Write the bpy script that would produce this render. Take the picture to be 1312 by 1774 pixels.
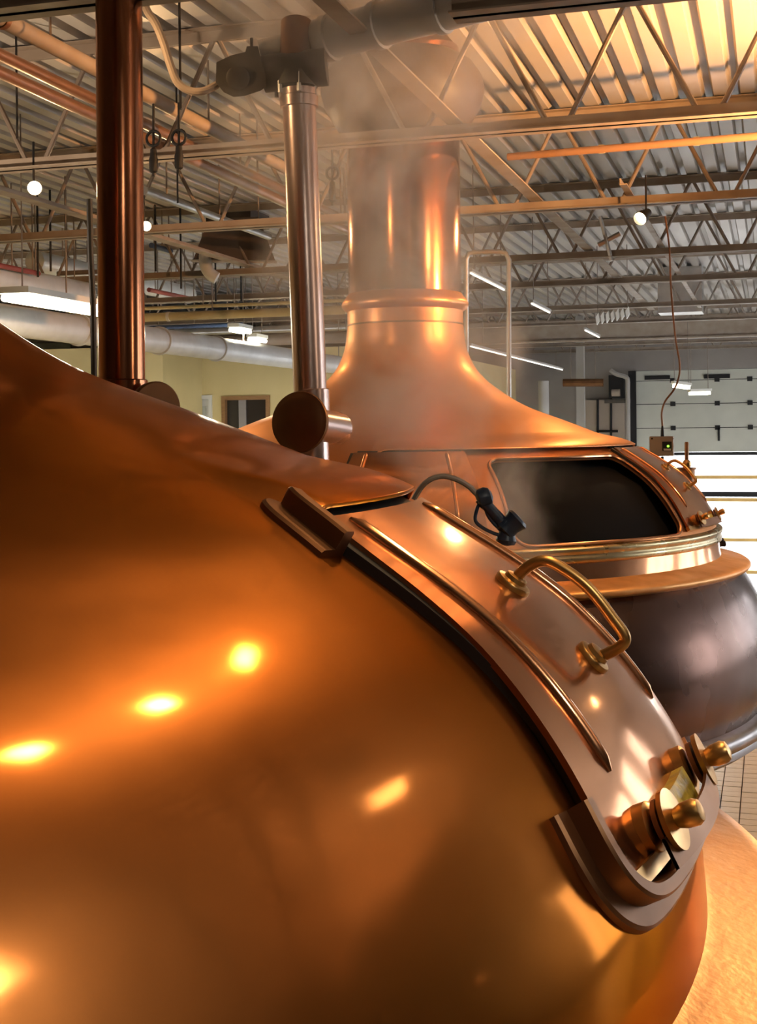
import bpy, math, random
from mathutils import Vector, Matrix
import bmesh
random.seed(7)
R = math.radians
for o in list(bpy.data.objects):
    bpy.data.objects.remove(o, do_unlink=True)
C = bpy.context.scene.collection
SC = bpy.context.scene

# ------------------------------------------------------------------ camera
F, CX, YH = 2300.0, 656.0, 742.0          # focal length and horizon in pixels of the 1312x1774 frame
PSI, ROLL, ZC = R(16.5), 0.012, 2.4       # yaw against the building, small roll, eye height above platform
cam = bpy.data.cameras.new('camera'); camo = bpy.data.objects.new('camera', cam); C.objects.link(camo)
cam.sensor_fit = 'AUTO'; cam.sensor_width = 36.0
cam.lens = 36.0*F/1774.0
cam.shift_y = -(887.0-YH)/1774.0
cam.clip_start = .05; cam.clip_end = 200
camo.location = (0, 0, ZC)
camo.rotation_mode = 'QUATERNION'
camo.rotation_quaternion = (Matrix.Rotation(PSI, 4, 'Z') @ Matrix.Rotation(R(90), 4, 'X') @ Matrix.Rotation(-ROLL, 4, 'Z')).to_quaternion()
SC.camera = camo
# ------------------------------------------------------------------ world, exposure
wd = bpy.data.worlds.new('overcast_sky'); SC.world = wd; wd.use_nodes = True
bg = wd.node_tree.nodes['Background']; bg.inputs[0].default_value = (.93, .96, 1.0, 1); bg.inputs[1].default_value = 5.0
SC.view_settings.view_transform = 'Standard'; SC.view_settings.look = 'None'
SC.view_settings.gamma = 1.0; SC.view_settings.use_curve_mapping = False
SC.view_settings.exposure = 0.5
SC.cycles.max_bounces = 4; SC.cycles.diffuse_bounces = 2; SC.cycles.glossy_bounces = 3
SC.cycles.transmission_bounces = 4; SC.cycles.volume_bounces = 1; SC.cycles.transparent_max_bounces = 12
SC.cycles.sample_clamp_indirect = 4.0
SC.cycles.caustics_reflective = False; SC.cycles.caustics_refractive = False
SC.cycles.volume_step_rate = 1.5; SC.cycles.volume_max_steps = 48
SC.cycles.use_adaptive_sampling = True; SC.cycles.adaptive_threshold = .12; SC.cycles.adaptive_min_samples = 16; SC.cycles.use_denoising = True

# ------------------------------------------------------------------ placing helpers
cr_, sr_ = math.cos(ROLL), math.sin(ROLL)
def campt(px, py, d):
    u, v = px-CX, YH-py
    return Vector(((cr_*u+sr_*v)/F*d, d, (-sr_*u+cr_*v)/F*d))
def c2w(p):
    s, c = math.sin(PSI), math.cos(PSI)
    return Vector((p[0]*c-p[1]*s, p[0]*s+p[1]*c, p[2]+ZC))
def at(px, py, d):
    "a real point of the hall seen at this place of the photograph, d metres into the room"
    return c2w(campt(px, py, d))
def at_y(px, py, Y):
    a = c2w(campt(px, py, 1.0)); a.z -= ZC
    return Vector((a.x*Y/a.y, Y, a.z*Y/a.y+ZC))
def at_z(px, py, Z):
    a = c2w(campt(px, py, 1.0)); a.z -= ZC
    k = (Z-ZC)/a.z
    return Vector((a.x*k, a.y*k, Z))

# ------------------------------------------------------------------ mesh helpers
class MB:
    def __init__(self): self.v = []; self.f = []
    def add(self, vs, fs):
        n = len(self.v); self.v += [tuple(p) for p in vs]; self.f += [tuple(i+n for i in f) for f in fs]; return self
    def box(self, a, b):
        x0, y0, z0 = a; x1, y1, z1 = b
        vs = [(x0,y0,z0),(x1,y0,z0),(x1,y1,z0),(x0,y1,z0),(x0,y0,z1),(x1,y0,z1),(x1,y1,z1),(x0,y1,z1)]
        return self.add(vs, [(0,3,2,1),(4,5,6,7),(0,1,5,4),(1,2,6,5),(2,3,7,6),(3,0,4,7)])
    def obox(self, c, ax, ay, az):
        c = Vector(c); ax = Vector(ax); ay = Vector(ay); az = Vector(az)
        vs = [c+ax*i+ay*j+az*k for k in (-1,1) for (i,j) in ((-1,-1),(1,-1),(1,1),(-1,1))]
        return self.add(vs, [(0,3,2,1),(4,5,6,7),(0,1,5,4),(1,2,6,5),(2,3,7,6),(3,0,4,7)])
    def turn(self, p0, p1, prof, seg=24, caps=True):
        "profile [(t along p0->p1 in metres, radius)] turned about the axis p0->p1"
        p0 = Vector(p0); d = (Vector(p1)-p0).normalized()
        a = d.orthogonal().normalized(); b = d.cross(a)
        vs = []; fs = []
        for t, r in prof:
            for i in range(seg):
                q = 2*math.pi*i/seg
                vs.append(p0+d*t+(a*math.cos(q)+b*math.sin(q))*r)
        m = len(prof)
        for j in range(m-1):
            for i in range(seg):
                k = (i+1) % seg
                fs.append((j*seg+i, j*seg+k, (j+1)*seg+k, (j+1)*seg+i))
        if caps:
            fs.append(tuple(range(seg))[::-1]); fs.append(tuple((m-1)*seg+i for i in range(seg)))
        return self.add(vs, fs)
    def cyl(self, p0, p1, r, seg=16, r2=None):
        L = (Vector(p1)-Vector(p0)).length
        return self.turn(p0, p1, [(0, r), (L, r if r2 is None else r2)], seg)
    def tube(self, pts, r, seg=10, caps=True):
        pts = [Vector(p) for p in pts]; n = len(pts)
        rr = r if isinstance(r, (list, tuple)) else [r]*n
        vs = []; fs = []; up = None
        for i, p in enumerate(pts):
            t = (pts[min(i+1, n-1)]-pts[max(i-1, 0)]).normalized()
            if up is None: up = t.orthogonal().normalized()
            up = (up-t*up.dot(t)).normalized(); b = t.cross(up)
            for k in range(seg):
                q = 2*math.pi*k/seg
                vs.append(p+(up*math.cos(q)+b*math.sin(q))*rr[i])
        for i in range(n-1):
            for k in range(seg):
                m = (k+1) % seg
                fs.append((i*seg+k, i*seg+m, (i+1)*seg+m, (i+1)*seg+k))
        if caps:
            fs.append(tuple(range(seg))[::-1]); fs.append(tuple((n-1)*seg+k for k in range(seg)))
        return self.add(vs, fs)
    def lathe(self, prof, seg=128, a0=0.0, a1=360.0):
        full = abs(a1-a0) >= 359.99; n = seg if full else seg+1
        vs = []; fs = []
        for r, z in prof:
            for i in range(n):
                q = R(a0+(a1-a0)*i/seg); vs.append((r*math.cos(q), r*math.sin(q), z))
        for j in range(len(prof)-1):
            for i in range(seg):
                k = (i+1) % n
                fs.append((j*n+i, (j+1)*n+i, (j+1)*n+k, j*n+k))
        return self.add(vs, fs)
    def grid(self, rows, closed=False):
        n = len(rows[0]); vs = [p for r in rows for p in r]; fs = []
        for j in range(len(rows)-1):
            for i in range(n if closed else n-1):
                k = (i+1) % n
                fs.append((j*n+i, j*n+k, (j+1)*n+k, (j+1)*n+i))
        return self.add(vs, fs)
    def mesh(self, name, mat=None, smooth=True, angle=35, fix=True):
        me = bpy.data.meshes.new(name); me.from_pydata(self.v, [], self.f); me.update()
        if fix:
            bm = bmesh.new(); bm.from_mesh(me); bmesh.ops.recalc_face_normals(bm, faces=bm.faces); bm.to_mesh(me); bm.free()
        if smooth:
            me.polygons.foreach_set('use_smooth', [True]*len(me.polygons)); me.set_sharp_from_angle(angle=R(angle))
        if mat: me.materials.append(mat)
        return me
    def build(self, name, mat, parent=None, smooth=True, angle=35, fix=True):
        return link(name, self.mesh(name, mat, smooth, angle, fix), parent)
def link(name, me, parent=None, loc=None):
    o = bpy.data.objects.new(name, me); C.objects.link(o)
    if parent is not None: o.parent = parent
    if loc is not None: o.location = loc
    return o
def empty(name, loc=(0, 0, 0), rz=0.0):
    o = bpy.data.objects.new(name, None); o.empty_display_size = .1; C.objects.link(o)
    o.location = loc; o.rotation_euler = (0, 0, rz); return o
def tag(o, label=None, cat=None, group=None, kind=None):
    if label: o['label'] = label
    if cat: o['category'] = cat
    if group: o['group'] = group
    if kind: o['kind'] = kind
    return o
def struct(name, mb, mat, label=None, **k):
    o = mb.build(name, mat, **k); o['kind'] = 'structure'
    if label: o['label'] = label
    return o
def crom(pts, n=6):
    "Catmull-Rom through points"
    P = [Vector(p) for p in pts]; P = [P[0]*2-P[1]]+P+[P[-1]*2-P[-2]]; out = []
    for i in range(1, len(P)-2):
        a, b, c, d = P[i-1:i+3]
        for k in range(n):
            t = k/n
            out.append(.5*((2*b)+(c-a)*t+(2*a-5*b+4*c-d)*t*t+(3*b-a-3*c+d)*t**3))
    out.append(P[-2]); return out

# ------------------------------------------------------------------ materials
def mat(name, col, rough=.5, metal=0.0, col2=None, scale=3.0, stretch=(1, 1, 1), rough2=None, bump=0.0, bscale=40.0, contrast=(.25, .75), spec=.5, detail=2.5):
    m = bpy.data.materials.new(name); m.use_nodes = True; nt = m.node_tree; b = nt.nodes['Principled BSDF']
    b.inputs['Base Color'].default_value = (*col, 1); b.inputs['Roughness'].default_value = rough; b.inputs['Metallic'].default_value = metal
    b.inputs['Specular IOR Level'].default_value = spec
    if col2 is not None or rough2 is not None or bump:
        tc = nt.nodes.new('ShaderNodeTexCoord'); mp = nt.nodes.new('ShaderNodeMapping'); mp.inputs['Scale'].default_value = stretch
        nt.links.new(tc.outputs['Object'], mp.inputs[0])
        nz = nt.nodes.new('ShaderNodeTexNoise'); nz.inputs['Scale'].default_value = scale; nz.inputs['Detail'].default_value = detail
        nt.links.new(mp.outputs[0], nz.inputs['Vector'])
        mr = nt.nodes.new('ShaderNodeMapRange'); mr.inputs[1].default_value, mr.inputs[2].default_value = contrast
        nt.links.new(nz.outputs[0], mr.inputs[0])
        if col2 is not None:
            mx = nt.nodes.new('ShaderNodeMix'); mx.data_type = 'RGBA'
            mx.inputs[6].default_value = (*col, 1); mx.inputs[7].default_value = (*col2, 1)
            nt.links.new(mr.outputs[0], mx.inputs[0]); nt.links.new(mx.outputs[2], b.inputs['Base Color'])
        if rough2 is not None:
            m2 = nt.nodes.new('ShaderNodeMapRange'); m2.inputs[3].default_value = rough; m2.inputs[4].default_value = rough2
            nt.links.new(mr.outputs[0], m2.inputs[0]); nt.links.new(m2.outputs[0], b.inputs['Roughness'])
        if bump:
            n2 = nt.nodes.new('ShaderNodeTexNoise'); n2.inputs['Scale'].default_value = bscale; n2.inputs['Detail'].default_value = 3
            nt.links.new(mp.outputs[0], n2.inputs['Vector'])
            bp = nt.nodes.new('ShaderNodeBump'); bp.inputs['Strength'].default_value = bump; bp.inputs['Distance'].default_value = .01
            nt.links.new(n2.outputs[0], bp.inputs['Height']); nt.links.new(bp.outputs[0], b.inputs['Normal'])
    return m
def emit(name, col, s):
    m = bpy.data.materials.new(name); m.use_nodes = True; b = m.node_tree.nodes['Principled BSDF']
    b.inputs['Base Color'].default_value = (*col, 1); b.inputs['Emission Color'].default_value = (*col, 1); b.inputs['Emission Strength'].default_value = s
    return m
M = {}
def copper_two(name, col, col2, r1, r2, mix, tint=(.80, .55, .42)):
    "polished copper: a sharp sheen over a softer brushed one, with faint cloudy tarnish"
    m = bpy.data.materials.new(name); m.use_nodes = True; nt = m.node_tree; N = nt.nodes.new; L = nt.links.new
    a = nt.nodes['Principled BSDF']; b = N('ShaderNodeBsdfPrincipled'); out = nt.nodes['Material Output']
    tc = N('ShaderNodeTexCoord'); nz = N('ShaderNodeTexNoise'); nz.inputs['Scale'].default_value = 1.6; nz.inputs['Detail'].default_value = 3; L(tc.outputs['Object'], nz.inputs['Vector'])
    mp = N('ShaderNodeMapping'); mp.inputs['Scale'].default_value = (3, 3, 26); mp.inputs['Scale'].default_value = (2, 2, 3); L(tc.outputs['Object'], mp.inputs[0])
    n2 = N('ShaderNodeTexNoise'); n2.inputs['Scale'].default_value = 1.5; n2.inputs['Detail'].default_value = 4; L(mp.outputs[0], n2.inputs['Vector'])
    mr = N('ShaderNodeMapRange'); mr.inputs[1].default_value = .35; mr.inputs[2].default_value = .68; L(nz.outputs[0], mr.inputs[0])
    mx = N('ShaderNodeMix'); mx.data_type = 'RGBA'; mx.inputs[6].default_value = (*col, 1); mx.inputs[7].default_value = (*col2, 1); L(mr.outputs[0], mx.inputs[0])
    for p, r in ((a, r1), (b, r2)):
        p.inputs['Metallic'].default_value = 1; p.inputs['Specular Tint'].default_value = (*tint, 1); L(mx.outputs[2], p.inputs['Base Color'])
        rr = N('ShaderNodeMapRange'); rr.inputs[1].default_value = .3; rr.inputs[2].default_value = .7; rr.inputs[3].default_value = r*.92; rr.inputs[4].default_value = r*1.12; L(n2.outputs[0], rr.inputs[0]); L(rr.outputs[0], p.inputs['Roughness'])
    dn = N('ShaderNodeTexNoise'); dn.inputs['Scale'].default_value = 4.5; dn.inputs['Detail'].default_value = 2; L(tc.outputs['Object'], dn.inputs['Vector'])
    bp_ = N('ShaderNodeBump'); bp_.inputs['Strength'].default_value = .22; bp_.inputs['Distance'].default_value = .012; L(dn.outputs[0], bp_.inputs['Height'])
    for p in (a, b): L(bp_.outputs[0], p.inputs['Normal'])
    x = N('ShaderNodeMixShader'); x.inputs[0].default_value = mix; L(a.outputs[0], x.inputs[1]); L(b.outputs[0], x.inputs[2]); L(x.outputs[0], out.inputs[0]); return m
M['copper'] = copper_two('polished_copper', (.46, .168, .044), (.385, .13, .031), .10, .36, .55, (.66, .46, .36))
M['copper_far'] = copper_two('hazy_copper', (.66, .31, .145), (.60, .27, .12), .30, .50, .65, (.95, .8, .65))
M['copper_door'] = copper_two('door_copper', (.74, .38, .21), (.64, .29, .14), .10, .30, .40, (1, .9, .8))
M['copper_pipe'] = mat('pipe_copper', (.42, .17, .085), .13, 1, (.32, .125, .06), 3, (1, 1, .3), .22)
M['copper_grey'] = mat('tarnished_pipe', (.66, .52, .48), .26, 1, (.56, .42, .38), 3, (1, 1, .3), .3)
M['copper_flange'] = mat('worn_copper', (.85, .46, .17), .36, .6, (.62, .29, .09), 7, (1, 1, 1), .5, bump=.10, bscale=60)
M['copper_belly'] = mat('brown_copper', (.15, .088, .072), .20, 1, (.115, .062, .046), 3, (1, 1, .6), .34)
M['copper_dark'] = mat('dark_copper', (.27, .14, .072), .42, 1, (.20, .10, .052), 6, (1, 1, 1), .5)
M['brass'] = mat('brass', (.66, .40, .15), .27, 1, (.46, .26, .09), 14, (1, 1, 1), .42)
M['brass_ring'] = mat('tarnished_brass', (.58, .47, .27), .22, 1, (.40, .31, .17), 8, (1, 1, 1), .38)
M['grease'] = mat('old_grease', (.62, .47, .06), .55, 0, (.22, .16, .03), 30, (1, 1, 1), .3, bump=.4, bscale=60)
M['gap_shade'] = mat('gap_black', (.012, .011, .012), .6)  # black that stands for shade in the gaps around the hatch doors
M['shade_liner'] = mat('unlit_inside', (.004, .004, .005), .8, spec=.1)  # near-black base stands for the unlit kettle interior
M['steel_base'] = mat('base_steel', (.30, .28, .28), .25, 1, (.20, .18, .18), 6, (1, 1, 1), .4)
M['deck'] = mat('painted_deck', (.56, .52, .48), .36, .15, (.44, .40, .37), 1.2, (1, .25, 1), .55)
M['joist'] = mat('joist_paint', (.37, .31, .25), .5, 0, (.28, .21, .16), 5, (1, 1, 1), .65)
M['old_pipe'] = mat('old_copper_pipe', (.30, .17, .11), .36, .6, (.22, .12, .075), 6)
M['brown_paint'] = mat('brown_hood_paint', (.085, .055, .042), .45, 0, (.06, .04, .03), 3)
M['joist_dark'] = mat('joist_rod', (.27, .22, .18), .5, 0, (.20, .15, .12), 8)
M['duct'] = mat('white_jacket', (.70, .70, .70), .35, .2, (.55, .55, .55), 4, (1, 1, 1), .5)
M['yellow_wall'] = mat('yellow_paint', (.74, .60, .30), .75, 0, (.66, .53, .25), 1.5)
M['grey_wall'] = mat('grey_wall', (.34, .31, .29), .8, 0, (.26, .23, .22), 1.2)
M['block'] = mat('front_wall', (.20, .14, .10), .8, 0, (.12, .085, .06), .8)
M['tile'] = mat('beige_tile', (.74, .58, .38), .32, 0, (.66, .50, .31), 20)
M['grout'] = mat('dark_grout', (.07, .05, .04), .8)
M['concrete'] = mat('hall_concrete', (.55, .53, .50), .4, 0, (.45, .43, .40), 1.0)
M['outside'] = mat('outside_concrete', (.85, .85, .85), .8)
M['door_panel'] = mat('door_panel', (.62, .63, .56), .5, 0, (.55, .56, .50), 2)
M['tan_rail'] = mat('tan_rail', (.85, .55, .18), .5)
M['black'] = mat('black_paint', (.012, .012, .014), .55, spec=.3)
M['navy'] = mat('navy_rubber', (.025, .04, .075), .38, 0, (.04, .06, .10), 12)
M['hose'] = mat('tan_hose', (.55, .42, .32), .35)
M['white_paint'] = mat('white_paint', (.75, .74, .70), .5)
M['pale_grey'] = mat('pale_grey_paint', (.42, .40, .38), .55)
M['brown_wood'] = mat('brown_wood', (.34, .18, .07), .5, 0, (.26, .13, .05), 10, (1, 1, 6))
M['dark_glass'] = mat('dark_window', (.03, .026, .024), .12)
M['grey_box'] = mat('grey_plastic', (.42, .35, .29), .5)
M['cream_pipe'] = mat('cream_pipe', (.70, .62, .38), .45, 0, (.60, .50, .28), 6)
M['red_pipe'] = mat('red_pipe', (.25, .05, .04), .5)
M['blue_pipe'] = mat('blue_pipe', (.04, .07, .16), .5)
M['actuator'] = mat('actuator_paint', (.055, .05, .045), .5, 0, (.10, .085, .07), 8)
M['galv'] = mat('galvanised', (.55, .54, .52), .32, .9, (.42, .41, .40), 6, (1, 1, 1), .45)
M['lamp_on'] = emit('lamp_glow', (1.0, .74, .42), 30)
M['tube_on'] = emit('tube_glow', (1.0, .93, .70), 7)
M['tube_cool'] = emit('cool_tube_glow', (1.0, .95, .86), 1.5)
M['led'] = emit('green_led', (.25, .8, .05), 2)
def glass_mat():
    m = bpy.data.materials.new('clear_pane'); m.use_nodes = True; nt = m.node_tree; nt.nodes.remove(nt.nodes['Principled BSDF'])
    o = nt.nodes['Material Output']; a = nt.nodes.new('ShaderNodeBsdfTransparent'); g = nt.nodes.new('ShaderNodeBsdfGlossy'); g.inputs['Roughness'].default_value = .02
    x = nt.nodes.new('ShaderNodeMixShader'); x.inputs[0].default_value = .06
    nt.links.new(a.outputs[0], x.inputs[1]); nt.links.new(g.outputs[0], x.inputs[2]); nt.links.new(x.outputs[0], o.inputs[0]); return m
M['glass'] = glass_mat()

# ================================================================== the setting
XL, XR, YF, YB = -15.0, 9.5, -4.0, 33.0
ZT = ZC+2.56                              # underside of the roof deck
HALL = -1.25                              # hall floor beyond the platform
# platform floor with tiles
fl = MB().box((XL, YF, -.30), (XR, 15.0, -.012)); floor = struct('floor', fl, M['grout'], 'beige tiled brewhouse floor with dark joints', smooth=False)
tl = .122
tm = MB().box((-tl/2+.0035, -tl/2+.0035, -.012), (tl/2-.0035, tl/2-.0035, 0)).mesh('tile', M['tile'], smooth=False)
x0, y0 = at_z(1230, 1400, 0).x, at_z(1230, 1400, 0).y
cells = set()
for i in range(-8, 12):
    for j in range(-9, 14):
        cells.add((i, j))
for i, j in sorted(cells):
    link('tile', tm, floor, (x0+i*tl, y0+j*tl, random.uniform(-.0012, .0006)))
# the rest of the tiling, never seen closely
rest = MB(); big = tl*4
lo, hi = x0-8.5*tl, x0+11.5*tl; ylo, yhi = y0-9.5*tl, y0+13.5*tl
for a, b in (((XL, YF), (lo, 15.0)), ((hi, YF), (XR, 15.0)), ((lo, YF), (hi, ylo)), ((lo, yhi), (hi, 15.0))):
    rest.box((a[0], a[1], -.012), (b[0], b[1], 0))
def tile_field_mat():
    m = mat('tile_field', (.74, .58, .38), .32); nt = m.node_tree; b = nt.nodes['Principled BSDF']
    tc = nt.nodes.new('ShaderNodeTexCoord'); mp = nt.nodes.new('ShaderNodeMapping'); mp.inputs['Location'].default_value = (-(x0-tl/2)+200*tl, -(y0-tl/2)+200*tl, 0)
    bk = nt.nodes.new('ShaderNodeTexBrick'); bk.offset = 0; bk.squash = 1
    for k, v in (('Scale', 1.0), ('Mortar Size', .0035), ('Mortar Smooth', 0.0), ('Bias', 0.0), ('Brick Width', tl), ('Row Height', tl)): bk.inputs[k].default_value = v
    bk.inputs['Color1'].default_value = (.74, .58, .38, 1); bk.inputs['Color2'].default_value = (.68, .52, .33, 1); bk.inputs['Mortar'].default_value = (.07, .05, .04, 1)
    nt.links.new(tc.outputs['Object'], mp.inputs[0]); nt.links.new(mp.outputs[0], bk.inputs['Vector']); nt.links.new(bk.outputs['Color'], b.inputs['Base Color']); return m
r = rest.build('tile_field', tile_field_mat(), floor, smooth=False); r['kind'] = 'stuff'
struct('floor_hall', MB().box((XL, 15.0, HALL-.2), (XR, YB+.3, HALL)), M['concrete'], 'grey concrete hall floor below the brewhouse platform', smooth=False)
struct('ground', MB().box((-30, YB+.3, HALL-.2), (40, 80, HALL-.02)).box((XR+.25, -20, HALL-.2), (40, YB+.3, HALL-.02)), M['outside'], 'pale concrete yard outside the glazed door', smooth=False)
struct('wall_left', MB().box((XL-.2, YF, HALL), (XL, YB, ZT+.2)), M['yellow_wall'], smooth=False)
WINS = [(10.5, 13.9), (15.2, 18.6), (19.9, 23.3), (26.6, 30.0)]; WZ0, WZ1 = .6, 4.55
wr = MB(); yy = YF
for a, b in WINS:
    wr.box((XR, yy, HALL), (XR+.2, a, ZT+.2)).box((XR, a, HALL), (XR+.2, b, WZ0)).box((XR, a, WZ1), (XR+.2, b, ZT+.2)); yy = b
wr.box((XR, yy, HALL), (XR+.2, YB, ZT+.2))
struct('wall_right', wr, M['grey_wall'], smooth=False)
for k, (a, b) in enumerate(WINS):
    w = empty('window_%d' % (k+2), (XR, a, WZ0)); tag(w, ('first', 'second', 'third', 'fourth')[k]+' tall daylight window along the right wall, out of frame', kind='structure')
    H_, L_ = WZ1-WZ0, b-a
    f = MB().box((.02, 0, 0), (.14, .08, H_)).box((.02, L_-.08, 0), (.14, L_, H_)).box((.02, .08, 0), (.14, L_-.08, .08)).box((.02, .08, H_-.08), (.14, L_-.08, H_)); f.build('frame', M['black'], w, smooth=False)
    for q in (1, 2):
        MB().box((.04, L_*q/3-.03, .08), (.12, L_*q/3+.03, H_-.08)).build('mullion', M['black'], w, smooth=False)
    MB().box((.07, .08, .08), (.08, L_-.08, H_-.08)).build('pane', M['glass'], w, smooth=False)
struct('wall_front', MB().box((XL, YF-.2, HALL), (XR, YF, ZT+.2)), M['block'], smooth=False)
# ceiling: fluted deck sheets
ceil = struct('ceiling', MB().box((XL-.2, YF-.2, ZT+.075), (XR+.2, YB+.2, ZT+.2)), M['deck'], 'fluted steel roof deck painted off-white', smooth=False)
pitch = .2; nper = 4; SW = pitch*nper
prof = []
for k in range(nper):
    b = k*pitch
    prof += [(b, 0), (b+.105, 0), (b+.125, .055), (b+.18, .055)]
prof.append((SW, 0)); prof.append((SW+.004, 0))
sh = MB(); ya, yb = YF, YB
rows = [[(x, y, z) for x, z in prof] for y in (ya, yb)]
sh.grid(rows)
shm = sh.mesh('roof_sheet', M['deck'], smooth=False)
nsh = int((XR-XL)/SW)+1
for i in range(nsh):
    link('roof_sheet', shm, ceil, (XL+i*SW, 0, ZT-(.003 if i % 2 else 0)))

# back wall with the big glazed sectional door
dl = at_y(1101, 700, YB); DX0 = dl.x; DX1 = DX0+6.2
dtop = at_y(1200, 640, YB).z
bw = MB().box((XL, YB, HALL), (DX0, YB+.25, ZT+.2)).box((DX1, YB, HALL), (XR, YB+.25, ZT+.2)).box((DX0, YB, dtop), (DX1, YB+.25, ZT+.2))
struct('wall_back', bw, M['grey_wall'], smooth=False)
door = empty('door_1', (DX0, YB, HALL)); tag(door, 'pale grey sectional overhead door with glazed lower sections', kind='structure')
def zrow(py): return at_y(1210, py, YB).z-HALL
W = DX1-DX0
rows_ = [640, 658, 699, 741, 783]
for k in range(4):
    z1, z0 = zrow(rows_[k]), zrow(rows_[k+1])
    p = MB().box((.0, .06, z0+.008), (W, .13, z1-.008)); p.build('panel', M['door_panel'], door, smooth=False)
MB().box((0, .10, zrow(783)), (W, .16, zrow(640))).build('backing', M['black'], door, smooth=False)  # sheet added to block daylight through the panel gaps
for k in (1, 2, 3):
    for px in (1166, 1243, 1300):
        h = at_y(px, 700, YB).x-DX0; z = zrow(rows_[k])
        MB().box((h-.06, .02, z-.055), (h+.06, .06, z+.055)).build('hinge', M['black'], door, smooth=False)
h = at_y(1245, 700, YB).x-DX0
MB().box((h-.025, .02, zrow(764)), (h+.025, .06, zrow(741))).build('lock_bar', M['black'], door, smooth=False)
for px0, px1 in ((1117, 1161), (1220, 1265)):
    xa, xb = at_y(px0, 650, YB).x-DX0, at_y(px1, 650, YB).x-DX0
    MB().box((xa, .0, zrow(656)), (xb, .06, zrow(649))).build('slot_window', M['black'], door, smooth=False)
MB().box((-.16, -.02, 0), (.02, .10, zrow(640))).build('track', M['black'], door, smooth=False)
MB().box((W-.02, -.02, 0), (W+.16, .10, zrow(640))).build('track', M['black'], door, smooth=False)
MB().box((0, .05, zrow(789)), (W, .14, zrow(783)-.004)).build('sash', M['black'], door, smooth=False)
MB().box((0, .05, zrow(861)), (W, .14, zrow(852))).build('sash', M['black'], door, smooth=False)
for py in (827, 866, 935, 990):
    MB().box((0, .05, zrow(py+3)), (W, .14, zrow(py-3))).build('rail', M['tan_rail'], door, smooth=False)
edges = [787, 827, 854, 864, 935, 990, 1018]
for a, b in zip(edges[:-1], edges[1:]):
    MB().box((0, .09, zrow(b)), (W, .10, zrow(a))).build('pane', M['glass'], door, smooth=False)
# yellow office partition on the left
YP = 22.0
pw0 = at_y(-120, 700, YP); pw1 = at_y(690, 700, YP)
ptop = at_y(400, 606, YP).z
wx0, wx1 = at_y(385, 700, YP).x, at_y(468, 700, YP).x
wz1, wz0 = at_y(425, 686, YP).z, at_y(425, 770, YP).z
dx0, dx1 = at_y(312, 700, YP).x, at_y(368, 700, YP).x
dz1 = at_y(340, 685, YP).z
part = MB().box((XL, YP, HALL), (dx0, YP+.15, ptop)).box((dx0, YP, dz1), (dx1, YP+.15, ptop)).box((dx1, YP, HALL), (wx0, YP+.15, ptop)) \
    .box((wx0, YP, wz1), (wx1, YP+.15, ptop)).box((wx0, YP, HALL), (wx1, YP+.15, wz0)).box((wx1, YP, HALL), (pw1.x, YP+.15, ptop)).box((pw1.x-.15, YP+.15, HALL), (pw1.x, YB, ptop))
struct('wall_partition', part, M['yellow_wall'], 'yellow painted partition wall of the office rooms', smooth=False)
struct('wall_corner', MB().box((at_y(283, 700, YP-1.6).x-3.5, YP-1.6, HALL), (at_y(283, 700, YP-1.6).x, YP, ptop)), M['yellow_wall'], 'yellow wall return left of the white door', smooth=False)
dd = empty('door_2', (dx0, YP, HALL)); tag(dd, 'white interior door in white frame on yellow wall', kind='structure')
w_ = dx1-dx0; hh = dz1-HALL
MB().box((0, .04, 0), (w_, .09, hh-.06)).build('leaf', M['white_paint'], dd, smooth=False)
MB().box((0, -.03, 0), (.07, .1, hh)).box((w_-.07, -.03, 0), (w_, .1, hh)).box((.07, -.03, hh-.07), (w_-.07, .1, hh)).build('frame', M['white_paint'], dd, smooth=False)
MB().box((.14, .02, hh-1.0), (w_-.14, .04, hh-.2)).build('inset', M['door_panel'], dd, smooth=False)
ww = empty('window_1', (wx0, YP, wz0)); tag(ww, 'brown framed office window in the yellow wall', kind='structure')
w_ = wx1-wx0; hh = wz1-wz0
MB().box((0, -.04, 0), (.07, .12, hh)).box((w_-.07, -.04, 0), (w_, .12, hh)).box((.07, -.04, hh-.07), (w_-.07, .12, hh)).build('frame', M['brown_wood'], ww, smooth=False)
MB().box((.07, .07, 0), (w_-.07, .09, hh-.07)).build('pane', M['dark_glass'], ww, smooth=False)
MB().box((.30, .04, 0), (.44, .06, hh-.07)).build('blind', M['grey_wall'], ww, smooth=False)

# ================================================================== kettles
# bell and dome profile (radius, height against the eye), measured once and shared by the twins
BELL = [(.392, .70), (.398, .64), (.408, .56), (.432, .48), (.476, .395), (.536, .325), (.612, .262), (.80, .140), (1.054, .042), (1.274, -.046), (1.492, -.136)]
DOME = [(1.492, -.136), (1.614, -.206), (1.717, -.270), (1.812, -.342), (1.903, -.440), (1.972, -.541), (2.015, -.615), (2.040, -.675), (2.054, -.75), (2.060, -.835)]
sm = crom([(a, b, 0) for a, b in BELL+DOME[1:]], 8)
for _ in range(6):                          # ease the measured points into one fair curve
    sm = [sm[0]]+[(sm[i-1]+sm[i]*2+sm[i+1])/4 for i in range(1, len(sm)-1)]+[sm[-1]]
ALL = [Vector((p.x, p.y, 0)) for p in sm]
SL = [0.0]
for i in range(1, len(ALL)): SL.append(SL[-1]+(ALL[i]-ALL[i-1]).length)
LIP = min(range(len(ALL)), key=lambda i: abs(ALL[i].y+.136)); FOOT = min(range(len(ALL)), key=lambda i: abs(ALL[i].y+.660))
S0 = SL[LIP]; SL = [s-S0 for s in SL]; SMAX = SL[FOOT]
bp = ALL[:LIP+1]; dp = ALL[LIP:FOOT+1]; dp_long = ALL[LIP:]
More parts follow.
